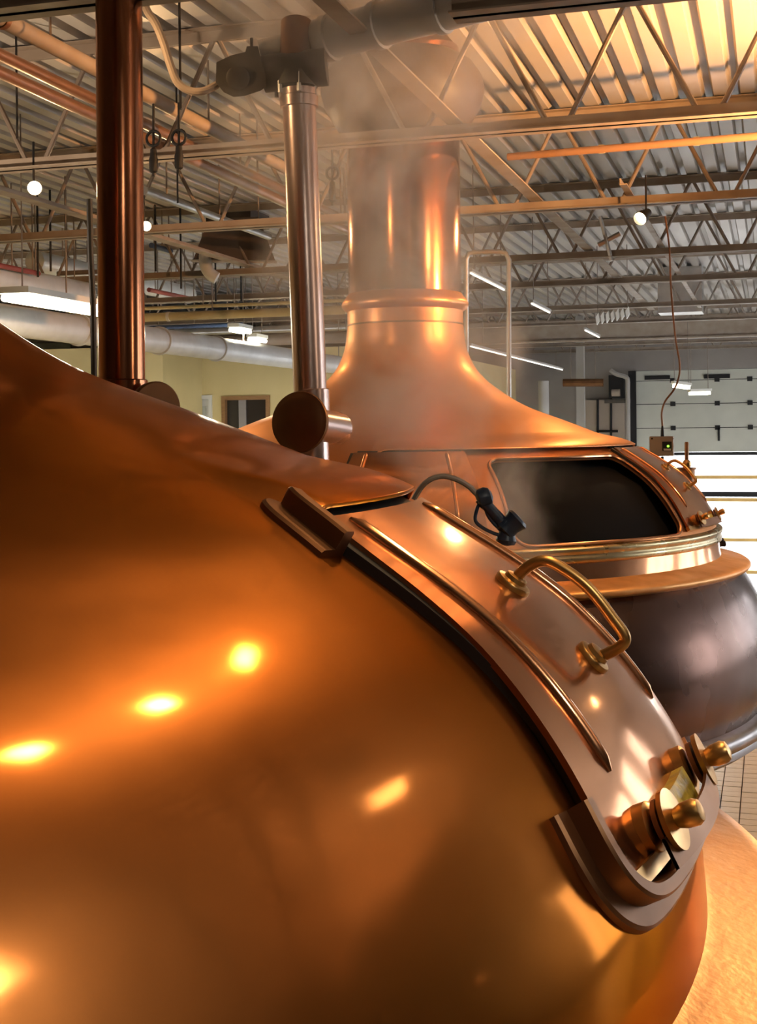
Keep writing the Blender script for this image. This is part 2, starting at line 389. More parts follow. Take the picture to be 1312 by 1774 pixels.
def prof_at(s):
    s = min(max(s, SL[0]), SL[-1])
    import bisect
    i = min(max(bisect.bisect_right(SL, s)-1, 0), len(SL)-2)
    t = (s-SL[i])/(SL[i+1]-SL[i]); p = ALL[i].lerp(ALL[i+1], t)
    return p.x, p.y
def s_of_z(z):
    for i in range(len(ALL)-1):
        if ALL[i].y >= z >= ALL[i+1].y:
            t = (z-ALL[i].y)/(ALL[i+1].y-ALL[i].y); return SL[i]+(SL[i+1]-SL[i])*t
    return SMAX
def nrm2(s):
    a = prof_at(s-.03); b = prof_at(s+.03)
    t = Vector((b[0]-a[0], b[1]-a[1])).normalized(); return Vector((-t.y, t.x)) if -t.y > 0 or t.x > 0 else Vector((t.y, -t.x))
def surf(th, s, off=0.0):
    r, z = prof_at(s); n = nrm2(s); q = R(th)
    if off: r += n.x*off; z += n.y*off
    return Vector((r*math.cos(q), r*math.sin(q), z+ZC))
def snorm(th, s):
    n = nrm2(s); q = R(th); return Vector((n.x*math.cos(q), n.x*math.sin(q), n.y)).normalized()
def sweep(path, sect, off=0.0, taper=0):
    "closed section (a away to the right of travel, h above the dome) swept along (theta, s)"
    pts = [surf(t, s, off) for t, s in path]; rows = []
    for i, (t, s) in enumerate(path):
        T = (pts[min(i+1, len(pts)-1)]-pts[max(i-1, 0)]).normalized(); N = snorm(t, s); B = N.cross(T).normalized()
        k = min(1, .12+.88*math.sin(min(1, i/taper)*math.pi/2)) if taper else 1
        rows.append([pts[i]-B*a*k+N*(h*k if h > 0 else h) for a, h in sect])
    mb = MB().grid(rows, closed=True)
    n = len(sect); mb.f.append(tuple(range(n))[::-1]); mb.f.append(tuple((len(rows)-1)*n+i for i in range(n)))
    return mb
def patch(t0, t1, s0, s1, h0, h1, nt=24, ns=28, slant=.0):
    "a curved plate on the dome between heights h0 and h1"
    def rows(h):
        out = []
        for j in range(ns+1):
            v = j/ns; out.append([surf(t0+slant*(1-v)+(t1-t0-slant*(1-v))*i/nt, s0+(s1-s0)*v, h) for i in range(nt+1)])
        return out
    a = rows(h1); b = rows(h0); mb = MB().grid(a); mb.grid(b)
    rim = lambda g: [g[0][i] for i in range(nt+1)]+[g[j][nt] for j in range(1, ns+1)]+[g[ns][i] for i in range(nt-1, -1, -1)]+[g[j][0] for j in range(ns-1, 0, -1)]
    mb.grid([rim(a), rim(b)], closed=True)
    return mb
def bead(t, s0, s1, t1, rad, h, n=26):
    "half-round pressed rib with tapered ends"
    pts = []; rr = []
    for i in range(n+1):
        v = i/n; pts.append(surf(t+(t1-t)*v, s0+(s1-s0)*v, h)); e = min(v, 1-v)*n
        rr.append(rad*max(.35, math.sqrt(max(0, 1-(1-min(e/1.3, 1))**2))))
    return MB().tube(pts, rr, 12)
def make_door(k, ta, tb, name='hatch_door', handle=True, bolts=True, gap_shade=True):
    c = (ta+tb)/2; H = .024
    d = patch(ta, tb, .046, SMAX-.035, H-.010, H, slant=1.6).build(name, M['copper_door'], k, angle=40)
    w = tb-ta
    for t in (ta+w*.175, tb-w*.16):
        bead(t, .060, SMAX-.175, t-.4, .0115, H).build('rib', M['copper_door'], d)
    if gap_shade:
        for a, b in ((ta+.25, ta+.8), (tb-.8, tb-.25)):
            patch(a, b, .04, SMAX-.04, -.004, H-.008, 2, 24, slant=1.6 if a < c else 0).build('gap_shade', M['gap_shade'], d)  # black strips painting the shaded gap under the door edges
    patch(ta+2.0, tb-.3, .0, .060, -.004, .008, 20, 2).build('head_gap_shade', M['gap_shade'], d)  # black strip painting the dark gap between visor and door
    # brass lip along the foot of the door
    sweep([(ta+w*i/16, SMAX-.045) for i in range(17)], [(-.012, H-.016), (-.012, H+.006), (.012, H+.006), (.014, H-.016)]).build('foot_strip', M['brass'], d)
    if handle:
        sa, sb = s_of_z(-.285), s_of_z(-.398); th = c+.1
        A, Bp = surf(th, sa, H), surf(th, sb, H); na, nb = snorm(th, sa), snorm(th, sb)
        up = ((na+nb)/2).normalized(); dr = (Bp-A).normalized(); L = (Bp-A).length
        pts = crom([A, A+na*.035+dr*.002, A+na*.068+dr*.02, A+up*.080+dr*L*.26, A+up*.084+dr*L*.55, Bp+up*.074-dr*L*.12, Bp+nb*.062+dr*.012, Bp+nb*.03+dr*.012, Bp], 7)
        hd = MB().tube(pts, .0098, 14).build('handle', M['brass'], d)
        for q, n in ((A, na), (Bp, nb)):
            MB().turn(q-n*.002, q+n, [(0, .032), (.008, .032), (.011, .030), (.013, .021), (.020, .019), (.022, .014)], 28).build('boss', M['brass'], hd)
    if bolts:
        for tt in (ta+w*.165, tb-w*.41):
            s = SMAX-.085; q = surf(tt, s, H); n = snorm(tt, s); ax = (n+Vector((0, 0, -.10))).normalized()
            b = MB().turn(q-ax*.004, q+ax, [(0, .036), (.018, .036), (.022, .030), (.024, .02)], 28).build('bolt', M['brass'], d)
            MB().turn(q+ax*.024, q+ax, [(0, .014), (.001, .034), (.009, .035), (.010, .014)], 28).build('washer', M['copper_dark'], b)
            MB().turn(q+ax*.038, q+ax, [(0, .014), (.001, .043), (.009, .044), (.011, .014)], 28).build('washer', M['brass'], b)
            MB().turn(q+ax*.049, q+ax, [(0, .014), (.012, .018), (.030, .019), (.037, .015), (.040, .006)], 24).build('knob', M['brass'], b)
        # strap between the bolts
        t0, t1 = ta+w*.165, tb-w*.41; s = SMAX-.105
        rows = []
        for i in range(21):
            v = i/20; t = t0-1.2+(t1-t0+2.4)*v; dip = math.sin(v*math.pi)
            a = surf(t, s+.035, H+.030+.012*dip); b = surf(t, min(s+.075, SMAX), H+.030+.012*dip); n = snorm(t, s)
            rows.append([a, a+n*.006, b+n*.006, b])
        MB().grid(rows, closed=True).build('strap', M['copper_dark'], d)
        patch(t0+2.0, t1-2.0, SMAX-.10, SMAX-.045, H, H+.02, 14, 3).build('grease', M['grease'], d)
    return d

def make_kettle(name, cx, cd, opening=None, skin='copper', doors=(), visor=None, ring_mat='brass_ring', brackets=None, hood=False):
    o = empty(name, c2w((cx, cd, -ZC)), PSI)
    zz = lambda pr: [(r, z+ZC) for r, z in pr]
    # chimney stack with its bead
    MB().lathe(zz([(.383, 2.75), (.383, .80), (.383, .70)]), 96).build('stack', M['copper_pipe'], o)
    MB().lathe(zz([(.384, .905), (.388, .900), (.398, .885), (.412, .868), (.424, .852), (.430, .836), (.428, .818), (.418, .803), (.404, .792), (.392, .786), (.388, .780)]), 96).build('bead_ring', M[skin], o)
    MB().lathe(zz([(.388, .795), (.392, .790), (.392, .690)]), 96).build('collar', M[skin], o)
    MB().lathe(zz([(.392, .700), (.396, .697), (.396, .690), (.392, .688)]), 96).build('seam', M['copper_dark'], o)
    if opening is not None: MB().lathe([(p.x, p.y+ZC) for p in bp], 160).build('bell', M[skin], o, angle=80)
    dn = [(p.x, p.y+ZC) for p in dp]
    if opening is None:
        MB().lathe([(p.x, p.y+ZC) for p in ALL], 256).build('dome', M[skin], o, angle=80)
    else:
        ta, tb, sa, sb = opening; ga, gb = ta-2.5, tb+2.5
        mb = MB().lathe(dn, 150, gb, ga+360)
        # ring of skin between the square hole in the dome and the round-cornered hatch opening
        n = 40
        outer = [(ga+(gb-ga)*i/n, 0.0) for i in range(n)]+[(gb, SMAX*i/n) for i in range(n)]+[(gb-(gb-ga)*i/n, SMAX) for i in range(n)]+[(ga, SMAX-SMAX*i/n) for i in range(n)]
        rt, rs = 3.0, .09
        def rr(t, s):
            "outer rectangle position -> rounded opening"
            u = (t-ga)/(gb-ga); v = s/SMAX
            T = ta+(tb-ta)*u; S = sa+(sb-sa)*v
            ct = min(max(T, ta+rt), tb-rt); cs = min(max(S, sa+rs), sb-rs)
            dx, dy = (T-ct)/rt, (S-cs)/rs
            if dx and dy:
                l = math.hypot(dx, dy); m = max(abs(dx), abs(dy)); dx, dy = dx/l*m, dy/l*m
                return ct+dx*rt, cs+dy*rs
            return T, S
        inner = [rr(t, s) for t, s in outer]
        rows = [[surf(a[0]+(b[0]-a[0])*v, a[1]+(b[1]-a[1])*v) for a, b in zip(outer, inner)] for v in (0, .25, .5, .75, 1)]
        rows.append([surf(b[0], b[1], -.02) for b in inner])
        mb.grid(rows, closed=True)
        mb.build('dome', M[skin], o, angle=60)
        fr = [surf(b[0], b[1], .004) for b in inner]; fr.append(fr[0]); fr.append(fr[1])
        MB().tube(fr, .011, 8, caps=False).build('hatch_frame', M['copper_door'], o)
        # inside of the kettle, its darkness put into the near-black colour
        MB().lathe(zz([(.30, -.05), (1.0, -.06), (1.45, -.20), (1.75, -.36), (1.93, -.62), (1.98, -1.0), (1.9, -1.3), (.01, -1.4)]), 64).build('shade_liner', M['shade_liner'], o)
    # ring, neck, flange, belly, base
    if opening is not None:
        MB().lathe(zz([(2.030, -.648), (2.052, -.650), (2.066, -.657), (2.070, -.668), (2.066, -.682), (2.058, -.690), (2.056, -.700), (2.064, -.708), (2.064, -.732), (2.054, -.738), (2.048, -.742)]), 192).build('rim_ring', M[ring_mat], o, angle=60)
        MB().lathe(zz([(2.046, -.735), (2.050, -.80), (2.058, -.830)]), 192).build('neck', M['copper_door'], o, angle=60)
    MB().lathe(zz([(2.050, -.826), (2.075, -.838), (2.20, -.862), (2.225, -.868), (2.238, -.878), (2.240, -.892), (2.230, -.905), (2.205, -.912), (2.19, -.92)]), 192).build('flange', M['copper_flange'], o, angle=50)
    MB().lathe(zz([(p.x, p.y) for p in crom([(2.185, -.915, 0), (2.215, -.96, 0), (2.275, -1.07, 0), (2.345, -1.25, 0), (2.372, -1.44, 0), (2.345, -1.62, 0), (2.285, -1.77, 0)], 5)]), 160).build('belly', M['copper_belly'], o, angle=80)
    MB().lathe(zz([(2.28, -1.755), (2.335, -1.760), (2.365, -1.780), (2.375, -1.810), (2.365, -1.845), (2.34, -1.862), (2.345, -1.875), (2.345, -1.90), (2.29, -1.94), (2.20, -1.96), (1.7, -2.02), (1.6, -2.40)]), 160).build('base_ring', M['steel_base'], o, angle=50)
    if visor:
        ta, tb = visor; rows = []; nv = 64
        for i in range(nv+1):
            t = ta+(tb-ta)*i/nv; e = min((t-ta)/4.0, (tb-t)/2.0); k_ = min(1, e); k_ = k_**3*(k_*(6*k_-15)+10); h = .030*k_
            row = []
            for q in range(14):
                v_ = q/13; row.append(surf(t, -.30+.32*v_, h*v_**3*(v_*(6*v_-15)+10)-.0008*(1-v_)))
            row += [surf(t, .024, h-.001), surf(t, .026, h-.005), surf(t, .022, h-.010), surf(t, -.01, h*.6-.006), surf(t, -.06, -.010), surf(t, -.30, -.010)]
            rows.append(row)
        nr = len(rows[0])
        v = MB().grid(rows, closed=True); v.f.append(tuple(range(nr))[::-1]); v.f.append(tuple(nv*nr+i for i in range(nr)))
        v.build('visor', M[skin], o, angle=60)
    for d in doors: make_door(o, *d[:2], **(d[2] if len(d) > 2 else {}))
    if brackets:
        ta, tb = brackets
        sec = [(0, -.01), (0, .040), (.003, .044), (.019, .044), (.023, .040), (.025, .012), (.050, .011), (.055, .007), (.058, -.01)]
        sz = s_of_z
        p1 = crom([(-29.8, sz(-.515), 0), (-29.9, sz(-.565), 0), (-29.6, sz(-.600), 0), (-28.6, sz(-.624), 0), (-27.0, sz(-.634), 0), (-24, sz(-.636), 0), (-20, sz(-.634), 0), (-14, sz(-.634), 0)], 6)
        sweep([(p.x, p.y) for p in p1], sec).build('foot_bracket', M['copper_dark'], o, angle=30)
        p0 = crom([(-26.6, -.018, 0), (-27.5, -.006, 0), (-28.1, .022, 0), (-28.5, .065, 0), (-28.75, .115, 0)], 8)
        sweep([(p.x, p.y) for p in p0], sec, taper=9).build('head_bracket', M['copper_dark'], o, angle=30)
    if hood:
        MB().lathe(zz([(.384, 1.93), (.40, 1.96), (.46, 2.05), (.53, 2.17), (.555, 2.27), (.54, 2.36), (.48, 2.45), (.40, 2.50)]), 64).build('storm_collar', M['brown_paint'], o, angle=60)
    return o
k1 = make_kettle('brew_kettle', -1.45, 2.75, doors=((-29.4, -6.2),), visor=(-29.4, 0.0), brackets=(-29.4, -6.2))
tag(k1, 'large near copper kettle filling the lower left of the picture, its hatch door closed', 'kettle', 'copper brew kettles')
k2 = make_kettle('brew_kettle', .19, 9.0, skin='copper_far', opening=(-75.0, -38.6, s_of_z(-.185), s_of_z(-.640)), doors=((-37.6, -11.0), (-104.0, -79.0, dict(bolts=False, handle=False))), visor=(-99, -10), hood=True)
tag(k2, 'far copper kettle with tall round stack and open black hatch giving off steam', 'kettle', 'copper brew kettles')

# ================================================================== roof steel
ZB = ZC+1.75                                # underside of bottom chords
TOPC = ZT-.012
NODE = .87
def angle_pair(x0, x1, z, h, w, up=True, gap=.018):
    "two back to back steel angles along X, flanges at the bottom (up) or the top"
    mb = MB(); t = .008
    for s in (-1, 1):
        ya = s*gap/2; yb = s*(gap/2+t); yc = s*(gap/2+w)
        lo_, hi_ = min(ya, yb), max(ya, yb); mb.box((x0, lo_, z), (x1, hi_, z+h))
        lo_, hi_ = min(ya, yc), max(ya, yc)
        if up: mb.box((x0, lo_, z), (x1, hi_, z+t))
        else: mb.box((x0, lo_, z+h-t), (x1, hi_, z+h))
    return mb
def bar_mesh(dx, dz, r):
    return MB().cyl((0, 0, 0), (dx, 0, dz), r, 8).mesh('web_bar', M['joist_dark'])
JH = (TOPC-.03)-(ZB+.03)
b_up = bar_mesh(NODE/2-.055, JH, .017); b_dn = bar_mesh(NODE/2-.055, -JH, .017)
def joist(Y, x0, x1, label, fine=True, phase=0.0, name='roof_joist', group='open-web roof joists'):
    o = empty(name, (0, Y, ZB)); tag(o, label, 'joist', group)
    angle_pair(x0, x1, 0, .075, .075).build('bottom_chord', M['joist'], o, smooth=False)
    angle_pair(x0, x1, TOPC-ZB-.075, .075, .075, up=False).build('top_chord', M['joist'], o, smooth=False)
    xs = math.floor((x0-phase)/NODE)*NODE+phase+NODE
    mb = MB()
    while xs < x1-NODE/2:
        a = (xs+.055, 0, .03); b = (xs+NODE/2, 0, .03+JH); c = (xs+NODE-.055, 0, .03)
        if fine:
            link('web_bar', b_up, o, a); q = link('web_bar', b_dn, o, (xs+NODE/2, 0, .03+JH))
        else: mb.cyl(a, b, .017, 5).cyl(b, c, .017, 5)
        xs += NODE
    if not fine:
        q = mb.build('web_bars', M['joist_dark'], o, smooth=False); q['kind'] = 'stuff'
    return o
YJ = [at_z(1000, py, ZB).y for py in (222, 362, 449, 495, 537)]
ph1 = at_z(965, 222, ZB).x-.0
def xr(Y, px, py=500): return at_y(px, py, Y).x
yj0 = at_z(1000, 10, ZB).y
joist(yj0, xr(yj0, 790), xr(yj0, 1700), 'roof joist cut by the top edge at the right, nearest in the photo', phase=ph1)
yjl = at_z(122, 13, ZB).y
joist(yjl, xr(yjl, -260), xr(yjl, 330), 'short roof beam at the top left corner in front of the dark copper pipe', phase=ph1)
labs = ['long roof joist passing close in front of the tall copper stack', 'roof joist just behind the tall copper stack with a round lamp under its right half',
        'third roof joist behind the stack, level with the bent conduit top', 'fourth roof joist back, carrying a dark sagging cable at right', 'fifth roof joist back, below the sheet-metal chute']
for Y, lb in zip(YJ, labs):
    joist(Y, xr(Y, -180), xr(Y, 1520), lb, phase=ph1)
for n, (Y, lb) in enumerate(((23.0, 'faint roof joist just in front of the deep far girder'), (29.2, 'thin far roof joist behind the deep girder'), (31.6, 'farthest roof joist right above the overhead door'))):
    joist(Y, xr(Y, -100), xr(Y, 1420), lb, fine=False, phase=ph1)
for Y, lb in ((2.7, 'overhead roof joist above the near kettle, out of frame'), (-.2, 'overhead roof joist above the camera, out of frame')):
    joist(Y, -6, 7, lb, fine=False, phase=ph1)
# deep girder
yg = 26.5; zg0 = at_y(1000, 592, yg).z; zg1 = at_y(1000, 571, yg).z
g = MB().box((XL, yg-.11, zg0), (XR, yg+.11, zg0+.03)).box((XL, yg-.012, zg0+.03), (XR, yg+.012, zg1+.12)).box((XL, yg-.11, zg1+.12), (XR, yg+.11, zg1+.15)).build('roof_girder', M['joist'], smooth=False)
tag(g, 'deep grey steel girder across the far part of the roof', 'girder')
MB()
for i, (px) in enumerate((430, 960)):
    col = MB(); p = at_y(px if i else 1006, 640, 26.5 if not i else 26.5)
c0 = at_y(1006, 640, 31.0)
col = MB().box((c0.x-.09, 30.9, HALL), (c0.x+.09, 31.1, ZT)).build('steel_column', M['pale_grey'], smooth=False); tag(col, 'pale square column before the back wall left of the overhead door', 'column')
# bridging bars running along the deck flutes
def bar_y(name, label, X, y0, y1, z, w, h, mt, cat='brace', group=None):
    o = MB().box((X-w/2, y0, z), (X+w/2, y1, z+.01)).box((X-w/2, y0, z+.01), (X-w/2+.01, y1, z+h)).build(name, mt, smooth=False)
    return tag(o, label, cat, group)
xb1 = at_z(797, 226, ZB+.07).x
bar_y('bridging_bar', 'long slanting bridging bar crossing before the storm collar of the big stack', xb1, 4.6, 21.5, ZB+.082, .10, .07, M['joist'], group='bridging bars')
xb2 = at_z(300, 425, ZB+.07).x
bar_y('bridging_bar', 'bridging bar at left running back past the lamp and the brown far hood', xb2, 6.6, 18.5, ZB+.082, .12, .07, M['joist'], group='bridging bars')
xb3 = xb1+.75
bar_y('bridging_bar', 'thin bridging bar right of the long slanting bar', xb3, YJ[1]-.5, 21.5, ZB+.082, .055, .05, M['joist'], group='bridging bars')
# small X brace
pa, pb = at_y(1035, 465, YJ[2]-.4), at_y(1070, 400, YJ[2]-.4)
o = MB().tube([at_y(1037, 425, YJ[2]-.05), at_y(1075, 405, YJ[2]-.05)], .03, 6).build('cross_brace', M['galv']); tag(o, 'short bright cross brace strip by the third joist', 'brace')
o = MB().tube([at_y(1040, 375, YJ[2]-.06), at_y(1060, 452, YJ[2]-.06)], .022, 6).build('cross_brace', M['galv']); tag(o, 'short steep cross brace strip hanging below the second joist', 'brace')

# ================================================================== pipes and ducts
def pipe(name, pts, r, mt, label, cat='pipe', group=None, seg=16, rings=(), ring_mat=None, hang=()):
    pts = [Vector(p) for p in pts]
    if rings or hang:
        o = empty(name, pts[0]); pl = [p-pts[0] for p in pts]
        MB().tube(pl, r, seg).build('run', mt, o)
        L = (pl[-1]-pl[0])
        for t in rings:
            c = pl[0]+L*t; d = L.normalized()
            MB().turn(c-d*.02, c+d, [(0, r), (.002, r*1.14), (.038, r*1.14), (.04, r)], seg, caps=False).build('clamp', ring_mat or mt, o)
        for t in hang:
            c = pl[0]+L*t; MB().cyl(c, Vector((c.x, c.y, ZT-.004-pts[0].z)), .008, 6).build('rod', M['joist_dark'], o)
    else:
        o = MB().tube(pts, r, seg).build(name, mt)
    return tag(o, label, cat, group)
def pipe_y(name, px, py, d, px2, r, mt, label, d0=0.0, **k):
    "pipe parallel to the flutes through the point seen at px,py,d ; runs until it is seen at px2"
    p = at(px, py, d)
    a = Vector((p.x, p.y+d0, p.z))
    Y = p.y
    # depth where it appears at px2
    lo_, hi_ = Y, 80
    def seen(y):
        s, c = math.sin(PSI), math.cos(PSI); x = p.x*c+y*s; dd_ = -p.x*s+y*c; return CX+F*x/dd_
    for _ in range(50):
        m = (lo_+hi_)/2
        if seen(m) < px2: lo_ = m
        else: hi_ = m
    k.setdefault('hang', (.15, .55, .9))
    return pipe(name, [a, Vector((p.x, min(lo_, YP-.3), p.z))], r, mt, label, **k)
# copper vent pipes
def vent(px_top, px_bot, py_top, py_bot, d, r, mt, label, extra):
    t = at(px_top, py_top, d); b = at(px_bot, py_bot, d); dr = (t-b)/(t.z-b.z)
    top = b+dr*(ZT+.03-b.z) if extra == 1 else t; foot = b+dr*(0-b.z)
    o = empty('vent_pipe', foot); tag(o, label, 'pipe', 'copper vent pipes')
    MB().cyl(Vector((0, 0, 0)), top-foot, r, 40).build('tube', mt, o)
    return o, foot, dr
v1, f1, dr1 = vent(206, 211, 10, 650, 5.4, .094, M['copper_pipe'], 'dark red-brown copper vent pipe rising at left behind the near kettle', 1)
b = at(212, 668, 5.4)-f1
MB().turn(b-dr1*.08, b+dr1, [(0, .103), (.10, .103), (.105, .096)], 40, caps=False).build('socket', M['copper_pipe'], v1)
c = at(272, 708, 5.32)-f1; s_ = at(230, 705, 5.4)-f1
ax = (c-s_).normalized()+Vector((.25, -.55, 0)); ax.normalize()
MB().turn(c-ax*.16, c, [(0, .07), (.13, .07)], 32).build('stub', M['copper_pipe'], v1)
MB().turn(c-ax*.03, c, [(0, .108), (.022, .11), (.03, .104), (.031, .02)], 40).build('end_cap', M['copper_dark'], v1)
v2, f2, dr2 = vent(518, 538, 165, 690, 6.3, .079, M['copper_grey'], 'greyish copper vent pipe in the middle with a round end cap near its foot', 2)
tp = at(518, 165, 6.3)-f2
MB().turn(tp-dr2*.06, tp+dr2, [(0, .080), (.002, .090), (.05, .092), (.055, .086), (.085, .088), (.09, .07)], 40, caps=False).build('band', M['copper_grey'], v2)
fr_ = at(519, 731, 6.05)-f2; bk = at(576, 741, 6.38)-f2; ax = (fr_-bk).normalized()
MB().turn(bk-ax*.06, fr_, [(0, .02), (.001, .080), (.06+(fr_-bk).length, .080)], 40).build('stub', M['copper_grey'], v2)
cap = MB().turn(fr_-ax*.02, fr_+ax, [(0, .138), (.016, .142), (.026, .138), (.030, .118), (.034, .112), (.036, .02), (.037, .001)], 48).build('end_cap', M['copper_dark'], v2)
b = at(541, 690, 6.3)-f2
MB().turn(b-dr2*.16, b+dr2, [(0, .083), (.20, .083), (.204, .079)], 40, caps=False).build('socket', M['copper_grey'], v2)
# valve and actuator on top of the middle vent pipe
va = empty('actuated_valve', at(512, 150, 6.3)); tag(va, 'dark motor valve and housing on top of the middle vent pipe', 'valve')
o0 = va.location.copy()
q = lambda px, py, d: at(px, py, d)-o0
MB().cyl(q(457, 128, 6.3), q(566, 116, 6.28), .088, 24).build('valve_body', M['actuator'], va)
MB().cyl(q(512, 152, 6.3), q(512, 128, 6.3), .105, 28).build('flange', M['actuator'], va)
MB().cyl(q(512, 105, 6.3), q(514, 40, 6.35), .075, 24).build('riser', M['copper_dark'], va)
for tt in range(6):
    an = tt*math.pi/3; p = q(512, 155, 6.3)+Vector((math.cos(an)*.095, math.sin(an)*.095, -.03))
    MB().cyl(p, p+Vector((0, 0, .09)), .011, 6).build('stud', M['galv'], va)
act = MB(); poly = [(375, 108), (400, 96), (425, 90), (428, 80), (447, 80), (452, 100), (460, 128), (462, 150), (452, 157), (425, 166), (405, 168), (388, 160), (374, 143)]
front = [q(px, py, 6.2) for px, py in poly]; back = [q(px, py, 6.45) for px, py in poly]
act.grid([front, back], closed=True); act.f.append(tuple(range(len(poly)))); act.f.append(tuple(range(len(poly), 2*len(poly)))[::-1])
a_ = act.build('actuator', M['actuator'], va, smooth=False)
MB().turn(q(412, 135, 6.2), q(412, 135, 6.1), [(0, .055), (.02, .055), (.025, .045), (.027, .001)], 24).build('cover', M['actuator'], a_)
MB().cyl(q(436, 82, 6.3), q(436, 66, 6.3), .008, 8).build('indicator', M['black'], a_)
# cable to the actuator
pts = crom([at(376, 147, 6.25), at(352, 158, 6.2), at(328, 157, 6.2), at(308, 143, 6.2), at(296, 115, 6.2), at(284, 76, 6.2), at(270, 42, 6.2), at(254, 16, 6.2), at(246, -20, 6.2)], 6)
pipe('drooping_cable', pts, .019, M['hose'], 'thick cable drooping from the ceiling to the dark valve motor', 'cable', seg=10)
# horizontal jacketed pipe from the valve to the upper right
pipe('jacketed_pipe', [at(538, 74, 6.4), at(850, -6, 5.9)], .10, M['duct'], 'beige jacketed pipe running right from the valve motor through the steam', rings=(.12, .40, .74))
pipe('valve_bonnet', [at(452, 95, 6.4), at(498, 84, 6.4)], .07, M['duct'], 'pale round fitting just above the valve motor', 'fitting')
# pipes under the deck at the upper left
pipe_y('overhead_pipe', -60, 0, 6.4, 560, .045, M['joist'], 'upper beige pipe with hanger rings under the deck at upper left', group='overhead pipes', rings=(.06, .33), ring_mat=M['copper_dark'])
pipe_y('overhead_pipe', -60, 66, 6.6, 800, .034, M['old_pipe'], 'middle copper pipe slanting under the deck at upper left', group='overhead pipes')
pipe_y('overhead_pipe', -60, 98, 6.5, 800, .034, M['old_pipe'], 'lowest copper pipe slanting under the deck at upper left', group='overhead pipes')
pipe_y('overhead_pipe', 250, 330, 11.0, 470, .035, M['galv'], 'grey pipe slanting below the joist right of the dark vent pipe', group='overhead pipes')
pipe_y('overhead_pipe', 370, 294, 10.2, 620, .045, M['galv'], 'thick grey pipe passing behind the middle vent pipe', group='overhead pipes')
pipe_y('overhead_pipe', 408, 287, 10.2, 620, .03, M['galv'], 'thin grey pipe passing behind the middle vent pipe', group='overhead pipes')
# hangers with turnbuckles
for px, y0, y1, yt, d, lb in ((266, 240, 258, 306, 7.9, 'left dark pipe hanger beside the dark vent pipe'), (310, 238, 250, 300, 7.9, 'right dark pipe hanger beside the dark vent pipe'), (576, 300, 315, 356, 9.6, 'dark hanger rod right of the middle vent pipe')):
    h_ = empty('pipe_hanger', at(px, yt, d)); tag(h_, lb, 'hanger', 'pipe hangers'); z_ = h_.location.copy()
    MB().cyl(at(px, y0-60, d)-z_, at(px, yt, d)-z_, .008, 8).build('rod', M['black'], h_)
    MB().turn(at(px, yt-6, d)-z_, at(px, y1, d)-z_, [(0, .012), (.01, .025), (.08, .028), (.10, .022), (.14, .02), (.15, .01)], 10).build('turnbuckle', M['black'], h_)
    ring = [at(px, y0, d)-z_+Vector((math.cos(a)*.045, 0, math.sin(a)*.045)) for a in [i*math.pi/8 for i in range(17)]]
    MB().tube(ring, .009, 6).build('ring', M['black'], h_)
# rods hanging at left
for px, y0, y1, d, lb in ((30, 150, 240, 8.2, 'thin dark rod hanging free at far upper left'), (313, 85, 190, 6.9, 'thin rod hanging left of the valve motor'), (308, 300, 352, 9.6, 'thin rod hanging below the right pipe hanger')):
    a = at(px, y1, d); tag(MB().cyl(Vector((a.x, a.y, ZT-.004)), a, .007, 6).build('hanger_rod', M['black']), lb, 'rod', 'hanger rods')
# tall dark conduit behind the dark vent pipe
tag(MB().tube([at(155, 345, 7.2), at(157, 440, 7.2), at(161, 520, 7.2), at(163, 645, 7.2), at(163, 900, 7.2)], .017, 8).build('dark_conduit', M['black']), 'tall dark conduit standing just left of the dark vent pipe', 'conduit')
# white ducts at left
pipe_y('round_duct', -60, 545, 11.6, 640, .145, M['duct'], 'big white round duct running back across the left to the yellow wall', cat='duct', rings=(.17, .33, .47), seg=28)
pipe_y('round_duct', -60, 472, 13.2, 150, .15, M['duct'], 'upper white round duct at the left edge', cat='duct', seg=28)
pipe_y('round_duct', 60, 452, 16.0, 330, .13, M['duct'], 'small pale duct above the fluorescent light', cat='duct', seg=20)
def pipe_x(name, pxa, pya, pxb, Y, r, mt, label, **k):
    a = at_y(pxa, pya, Y); b = at_y(pxb, pya, Y); k.setdefault('hang', (.12, .5, .85)); return pipe(name, [a, Vector((b.x, Y, a.z))], r, mt, label, **k)
pipe_x('cross_pipe', 150, 554, 600, 14.6, .052, M['cream_pipe'], 'thick cream pipe running across left of the stack', group='cross pipes', rings=(.33,), ring_mat=M['white_paint'])
pipe_x('cross_pipe', 120, 540, 600, 15.2, .022, M['cream_pipe'], 'thin rusty cream pipe just above the thick cream pipe', group='cross pipes')
pipe_x('cross_pipe', 255, 568, 420, 17.0, .03, M['blue_pipe'], 'dark blue pipe below the thick cream pipe', group='cross pipes')
pipe_x('cross_pipe', 100, 474, 240, 14.0, .028, M['joist_dark'], 'dark pipe crossing left of the dark vent pipe', group='cross pipes')
pipe_x('cross_pipe', 380, 592, 640, 20.5, .09, M['joist'], 'grey beam-like pipe above the yellow wall', group='cross pipes')
pipe_x('cross_pipe', 60, 585, 640, 21.0, .06, M['galv'], 'long thin pipe at the top of the yellow wall', group='cross pipes')
pipe_y('red_pipe', -40, 452, 13.0, 70, .028, M['red_pipe'], 'dark red sprinkler pipe at the left edge', group='red sprinkler pipes')
pipe_y('red_pipe', 100, 478, 17.0, 160, .028, M['red_pipe'], 'dark red sprinkler pipe above the fluorescent light', group='red sprinkler pipes')
pipe_y('red_pipe', 258, 502, 17.5, 330, .03, M['red_pipe'], 'dark red sprinkler pipe right of the dark vent pipe', group='red sprinkler pipes')
pipe_y('blue_duct', 262, 425, 15.0, 300, .03, M['blue_pipe'], 'short blue pipe just right of the dark vent pipe', cat='pipe')
